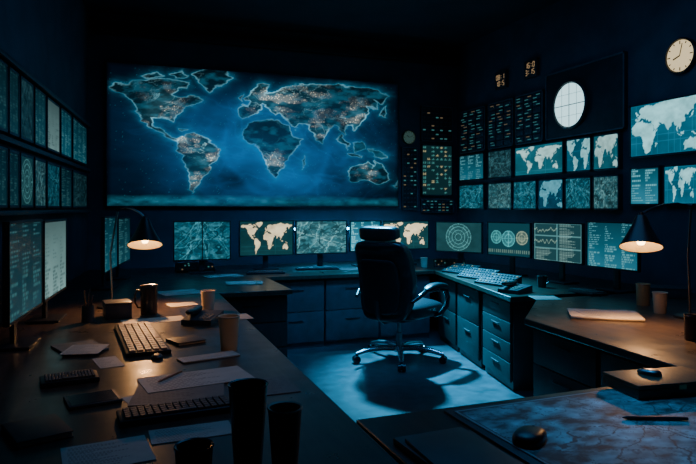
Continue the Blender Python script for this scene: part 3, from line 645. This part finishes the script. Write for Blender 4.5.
def cup(name, label, p, rb, rt, h, m, liquid=True, handle=None, z=TZ, xy=None):
    c = Vector((*xy, z)) if xy else onz(*p, z); r = thing(name, label, 'cup', (c.x, c.y, z), 0)
    MB().lathe([(0, 0), (rb, 0), (rb+.001, .004), (rt, h-.006), (rt+.003, h-.003), (rt+.001, h), (rt-.004, h-.002), (rb-.002, .01), (0, .01)], 36).obj('body', m, r)
    if liquid:
        f = .82; q = rb+(rt-rb)*f-.005; MB().lathe([(0, h*f-.002), (q, h*f-.002), (q, h*f), (0, h*f)], 30).obj('drink', 'coffee', r)
    if handle is not None:
        dx, dy = math.cos(handle), math.sin(handle); pts = [(dx*(rt-.004+e), dy*(rt-.004+e), zz) for e, zz in ((0, h*.82), (.022, h*.84), (.036, h*.68), (.034, h*.42), (.018, h*.25), (-.002, h*.24))]
        MB().tube(pts, .006, 10).obj('handle', m, r)
    return r
def notebook(label, pa, pb, width, th, cover, z=TZ):
    c, L, rz = frame_from(onz(*pa, z), onz(*pb, z)); r = thing('notebook', label, 'notebook', (c.x, c.y, z), rz)
    MB().box((0, 0, .0015), (L, width, .003), .001).box((0, 0, th-.0015), (L, width, .003), .001).box((-L/2+.002, 0, th/2), (.004, width, th), .001).obj('cover', cover, r)
    MB().box((.001, 0, th/2), (L-.01, width-.01, th-.0062)).obj('pages', 'pale_cup', r); return r
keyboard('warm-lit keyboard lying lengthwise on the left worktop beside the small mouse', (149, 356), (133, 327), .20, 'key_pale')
mouse('small black mouse right of the warm-lit keyboard', (157, 358), .085, -.1)
sheet('paper_sheet', 'bright blank sheet of paper behind the warm-lit keyboard', 'paper', (122, 323), (184, 318), .17, 'blank', 1)
sheet('paper_sheet', 'sheet of paper under the left lamp, farthest along the left worktop', 'paper', (160, 294), (200, 291), .30, 'blank', 2)
def telephone(label, xy, rz):
    r = thing('telephone', label, 'telephone', (xy[0], xy[1], TZ), rz)
    b = MB().prism([(-.09, -.11), (.09, -.11), (.09, .11), (-.09, .11)], 0, .03)
    for v in b.bm.verts:
        if v.co.z > .01 and v.co.y > 0: v.co.z = .055
    b.obj('base', 'charcoal', r)
    MB().pad((-.055, 0, .062), (.05, .21, .035), 3, 8, lambda w: Vector((w.x, w.y, w.z+1.0*w.y*w.y))).obj('handset', 'black_gloss', r)
    k0 = None
    for i in range(3):
        for j in range(4):
            lo = (.01+i*.024, -.07+j*.024, .036+j*.0028)
            if k0 is None: k0 = MB().box((0, 0, 0), (.017, .015, .008), .002).obj('button', 'key_pale', r, lo)
            else: dupmesh(k0, lo)
t_ = onz(203, 322); telephone('dark desk telephone left of the near paper cups on the left worktop', (t_.x, t_.y), -.5)
cup('paper_cup', 'pale paper cup farthest along the left worktop edge', (208, 311), .036, .046, .135, 'pale_cup')
cup('paper_cup', 'tan paper cup near the left worktop edge, midway along', (229, 350), .038, .050, .165, 'paper_cup')
cup('tall_mug', 'black mug beside the paper stack under the left lamp', (149, 314), .05, .054, .185, 'dark_mug', handle=PI)
cup('travel_tumbler', 'tall black tumbler in the left foreground', (248, 466), .036, .051, .218, 'dark_mug')
cup('tumbler', 'shorter brown cup beside the tall black tumbler', (285, 470), .032, .044, .165, 'brown_cup')
c_ = atd(194, 1.52)
cup('low_tumbler', 'low dark cup at the bottom edge left of the tall tumbler', None, .040, .046, .10, 'dark_mug', xy=(c_.x, c_.y))
def box_item(name, label, cat, pa, pb, width, h, m, z=TZ):
    c, L, rz = frame_from(onz(*pa, z), onz(*pb, z)); r = thing(name, label, cat, (c.x, c.y, z), rz)
    MB().box((0, 0, h*.42), (L, width, h*.84), .004).obj('base', m, r); MB().box((0, 0, h*.92), (L+.004, width+.004, h*.16), .003).obj('lid', m, r); return r
box_item('storage_box', 'small dark box left of the black mug on the left worktop', 'box', (104, 318), (130, 316), .16, .10, 'charcoal')
def pen_pot(label, where, p, rad=.036, h=.1):
    c = onz(*p); r = thing('pen_pot', label, 'pen pot', (c.x, c.y, TZ), 0)
    MB().lathe([(0, 0), (rad, 0), (rad, h), (rad-.003, h), (rad-.003, .006), (0, .006)], 28).obj('pot', 'charcoal', r)
    for i in range(5):
        a = i*1.3; o = Vector((math.cos(a), math.sin(a), 0))*rad*.55
        tag(MB().cyl(Vector((c.x, c.y, TZ+.008))+o*.3, Vector((c.x, c.y, TZ+h+.06+.01*i))+o*1.3, .004, .004, 8).obj('pen', 'pen2' if i % 2 else 'pen'), 'pen standing in the dark pot '+where, 'pen', 'pens in the dark pot')
pen_pot('dark pen pot left of the small box by the left wall', 'left of the small box', (88, 322))
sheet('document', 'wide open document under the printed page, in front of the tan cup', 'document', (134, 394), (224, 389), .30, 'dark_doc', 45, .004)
sheet('document', 'printed document in front of the tan cup on the left worktop', 'document', (142, 386), (246, 372), .22, 'doc', 5, .002, z=TZ+.0042)
pc = onz(170, 379); p = tag(MB().tube([(-.08, 0, .004), (-.065, 0, .0045), (.06, 0, .0045), (.08, 0, .004)], [.001, .0045, .0045, .004], 10).obj('pen', 'pen2'), 'brown pen lying on the printed document', 'pen')
p.location = (pc.x, pc.y, TZ+.0064); p.rotation_euler = (0, 0, .9)
sheet('notepad', 'narrow dark-edged notepad above the printed document', 'notepad', (180, 362), (236, 354), .09, 'doc', 6, .008)
sheet('paper_note', 'small bright paper note left of the printed document', 'paper', (126, 402), (143, 399), .12, 'blank', 7, .001)
def tablet(label, pa, pb, width):
    c, L, rz = frame_from(onz(*pa), onz(*pb)); r = thing('tablet', label, 'tablet', (c.x, c.y, TZ), rz)
    MB().box((0, 0, .006), (L, width, .012), .004).obj('case', 'charcoal', r); MB().box((0, 0, .0125), (L-.02, width-.02, .001)).obj('glass', 'black_gloss', r)
tablet('dark tablet lying left of the small bright note', (66, 405), (118, 397), .15)
keyboard('black keyboard in shadow below the printed document', (118, 422), (232, 406), .13)
keyboard('black keyboard at the left margin of the left worktop near the tablet', (40, 385), (98, 378), .13)
sheet('document', 'dim sheet of paper at the bottom left by the low dark cup', 'document', (62, 462), (150, 447), .20, 'doc', 8, .002)
sheet('paper_sheet', 'pale sheet between the black keyboard and the tall tumbler', 'paper', (150, 438), (232, 427), .12, 'doc', 9, .002)
notebook('dark closed notebook at the bottom left corner beside the dim sheet', (8, 440), (64, 428), .20, .02, 'leatherette')
notebook('brown notebook between the warm-lit keyboard and the notepad', (172, 344), (200, 340), .15, .016, 'leatherette')
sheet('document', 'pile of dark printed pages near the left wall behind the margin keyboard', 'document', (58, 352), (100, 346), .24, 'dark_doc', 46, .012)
sheet('document', 'page resting askew on the pile of dark printed pages', 'document', (66, 350), (104, 349), .20, 'doc', 49, .002, z=TZ+.0122)
sheet('document', 'page lying between the margin keyboard and the warm-lit keyboard', 'document', (96, 364), (120, 361), .20, 'doc', 47, .002)
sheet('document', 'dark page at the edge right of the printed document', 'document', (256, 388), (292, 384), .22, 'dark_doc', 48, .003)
sheet('paper_sheet', 'loose blank sheet near the left worktop edge beside the pale paper cup', 'paper', (222, 318), (250, 316), .20, 'doc', 31, .002)
sheet('paper_sheet', 'long blank sheet behind the dark desk telephone, beside the black mug', 'paper', (168, 306), (196, 304), .16, 'blank', 33, .006)
sheet('document', 'open papers on the back worktop below the leftmost back monitor', 'document', (205, 277), (240, 275), .22, 'doc', 12, .004)
sheet('document', 'papers at the corner of the left peninsula, right of the lamp pool', 'document', (226, 284), (262, 283), .22, 'blank', 34, .01)
keyboard('keyboard below the cream world map monitor left of the chair', (246, 274), (284, 273), .15, rows=4, n=12)
keyboard('keyboard below the grey street map monitor', (296, 270), (338, 269), .15, rows=4, n=12)
cup('paper_cup', 'small pale cup on the back worktop right of the chair headrest', (424, 267), .034, .042, .11, 'pale_cup')
sheet('document', 'small sheet of paper at the inner corner right of the small pale cup', 'document', (446, 270.3), (466, 270.3), .10, 'doc', 55, .002)
def control_panel(label, xy, w, rz, seed):
    random.seed(seed); r = thing('control_panel', label, 'control panel', (xy[0], xy[1], TZ), rz)
    b = MB().prism([(-w/2, -.11), (w/2, -.11), (w/2, .11), (-w/2, .11)], 0, .02)
    for v in b.bm.verts:
        if v.co.z > .01 and v.co.y > 0: v.co.z = .085
    b.obj('housing', 'black', r); rt = (math.atan2(.065, .22), 0, 0); ld = {}
    for i in range(10):
        for j in range(4):
            y = -.085+j*.052; zz = .02+(y+.11)*.065/.22+.004; mk = random.choice(['charcoal']*7+['amber_dim', 'teal_dim'])
            lo = (-w/2+w*(i+.5)/10, y, zz)
            if mk not in ld: ld[mk] = MB().box((0, 0, 0), (w/10*.42, .018, .008), .002).obj('button', mk, r, lo); ld[mk].rotation_euler = rt
            else: dupmesh(ld[mk], lo, r, rt)
control_panel('sloped button panel under the radar grid monitor', (3.38, 5.66), .36, -1.36, 1)
control_panel('sloped button panel below the monitor with three dials', (3.28, 5.18), .36, -1.36, 2)
control_panel('sloped button panel below the chart monitor on the right console', (3.18, 4.70), .36, -1.36, 3)
q = onz(196, 272); control_panel('sloped button panel below the leftmost back monitor', (q.x, q.y+.1), .40, 0, 4)
control_panel('sloped button panel in the back corner right of the small pale cup', (3.62, 6.32), .36, -.5, 5)
telephone('dark desk telephone at the near front corner of the right console', (3.02, 4.22), -1.2)
cup('tall_mug', 'dark mug on the right console near the chart monitor', None, .036, .04, .10, 'dark_mug', handle=0, xy=(3.42, 4.40))
sheet('document', 'sheet of paper at the near end of the right console', 'document', (532, 298), (558, 298), .20, 'doc', 14, .003)
keyboard('keyboard below the text list monitor at the near end of the right console', (576, 291), (600, 296), .15, rows=4, n=12)
sheet('document_folder', 'thick stack of warm-lit documents on the right desk', 'document', (569, 315), (640, 318), .30, 'blank', 15, .02)
sheet('document', 'loose top sheet on the stack of warm-lit documents', 'document', (580, 313), (634, 313), .22, 'doc', 16, .002, z=TZ+.0202)
cup('glass_jar', 'amber jar on the right desk, left of the two behind the lamp', (643, 305), .042, .047, .15, 'glass_amber')
cup('paper_cup', 'tan cup right of the amber jar on the right desk', (660, 313), .036, .046, .135, 'paper_cup')
cup('tumbler', 'dark tumbler on the right desk by the right edge under the lamp arm', (692, 340), .034, .038, .13, 'dark_mug')
box_item('storage_box', 'low dark box against the right wall on the right desk', 'box', (650, 296), (690, 298), .2, .08, 'charcoal')
def plank(name, label, cat, c, L, W, h, rz, m, z=TZ):
    o = MB().box((0, 0, h/2), (L, W, h), .003).obj(name, m); o.location = (c[0], c[1], z); o.rotation_euler = (0, 0, rz); return tag(o, label, cat)
plank('desk_pad', 'large black desk pad under the printed map on the foreground desk', 'desk pad', (1.67, 1.40), 1.30, .84, .008, -.0, 'charcoal')
o = grid_mesh('printed_map', 1.22, .78, picture('mapsheet', 260, 150, 5, 1.6), PRT, None, flat=True, zt=.004); o.location = (1.66, 1.41, TZ+.0082); o.rotation_euler = (0, 0, .02)
tag(o, 'large printed terrain map spread over the foreground desk', 'map')
plank('folder', 'thick dark folder at the left corner of the foreground desk, lower of the two', 'folder', (.87, 1.40), .23, .46, .02, .04, 'folder_card')
plank('folder', 'thin dark folder lying on top of the thick one at the foreground desk corner', 'folder', (.86, 1.38), .21, .40, .010, -.04, 'charcoal', TZ+.0202)
mouse('large black mouse on the printed map', (530, 440), .145, -.9, 'mouse_black', TZ+.0125)
bc = onz(662, 392); r = thing('wooden_case', 'flat dark wooden case on the right end of the printed map', 'case', (bc.x, bc.y, TZ+.0125), -.12)
MB().box((0, 0, .018), (.36, .20, .034), .005).obj('base', 'case_wood', r); MB().box((0, 0, .042), (.36, .20, .014), .004).obj('lid', 'case_wood', r)
MB().box((0, -.101, .034), (.03, .004, .016), .001).obj('clasp', 'brass', r)
r = thing('computer_mouse', 'small pale mouse resting on the wooden case', 'mouse', (bc.x-.03, bc.y+.03, TZ+.0617), .3)
mouse_shell(r, .085, .052, 'steel')
pc = onz(655, 424); p = tag(MB().tube([(-.10, 0, .006), (-.085, 0, .006), (.07, 0, .006), (.10, 0, .006)], [.002, .006, .006, .005], 12).obj('pen', 'pen'), 'black pen lying on the printed map below the wooden case', 'pen')
p.location = (pc.x, pc.y, TZ+.0125); p.rotation_euler = (0, 0, -.42)
# ---------------------------------------------------------------- lights
def lamp(kind, name, loc, energy, color, **k):
    l = bpy.data.lights.new(name, kind); l.energy = energy; l.color = color
    for a_, b_ in k.items(): setattr(l, a_, b_)
    o = bpy.data.objects.new(name, l); COL.objects.link(o); o.location = loc; return o
def aim(o, t): o.rotation_euler = (Vector(t)-o.location).to_track_quat('-Z', 'Y').to_euler()
s = lamp('SPOT', 'chair_fill_spot', (2.75, 7.05, 3.45), 7500, (.05, .56, 1.0), spot_size=math.radians(37), spot_blend=1.0, shadow_soft_size=.10); aim(s, (2.66, 4.65, 0))  # added spot behind the chair, makes the cyan pool on the floor
f = lamp('AREA', 'room_fill', (2.0, 3.2, 3.5), 24, (.05, .38, 1.0), shape='RECTANGLE', size=2.5, size_y=2.5); aim(f, (2.0, 3.2, 0))
f2 = lamp('AREA', 'console_fill', (2.3, 4.4, 3.5), 24, (.03, .38, 1.0), shape='RECTANGLE', size=2.0, size_y=.6, spread=math.radians(70)); aim(f2, (2.3, 6.6, .2))  # added fill from above that brightens the back drawer fronts
s2 = lamp('SPOT', 'console_fill_spot', (2.3, 6.6, 3.45), 420, (.05, .58, 1.0), spot_size=math.radians(36), spot_blend=1.0, shadow_soft_size=.10); aim(s2, (2.3, 6.45, .75))  # added cyan spot to brighten the worktop under the centre monitors
d1 = lamp('SPOT', 'left_warm_fill', (.9, 1.2, 3.4), 26, (1, .54, .26), spot_size=math.radians(44), spot_blend=1.0, shadow_soft_size=.08); aim(d1, (.25, 3.1, .75))  # warm fill added overhead to light the near side of the left-desk cups
d2 = lamp('SPOT', 'right_warm_fill', (1.8, 1.6, 3.4), 20, (1, .54, .26), spot_size=math.radians(26), spot_blend=1.0, shadow_soft_size=.08); aim(d2, (3.1, 3.1, .75))  # weaker warm fill, added over the right desk
d3 = lamp('SPOT', 'map_spot', (1.6, 2.6, 3.4), 60, (.05, .50, 1.0), spot_size=math.radians(28), spot_blend=1.0, shadow_soft_size=.1); aim(d3, (1.65, 1.45, .75))  # blue spot aimed down at the printed map
w = bpy.data.worlds.new('world'); bpy.context.scene.world = w; w.use_nodes = True
bg = w.node_tree.nodes['Background']; bg.inputs['Color'].default_value = (.02, .10, .2, 1); bg.inputs['Strength'].default_value = .05
cam = bpy.data.cameras.new('camera'); co = bpy.data.objects.new('camera', cam); COL.objects.link(co)
co.location = (0, 0, CH); co.rotation_euler = (PI/2, 0, -TH); cam.lens = F/696*36; cam.sensor_width = 36; cam.shift_y = -(232-HY)/696; cam.clip_start = .05
bpy.context.scene.camera = co
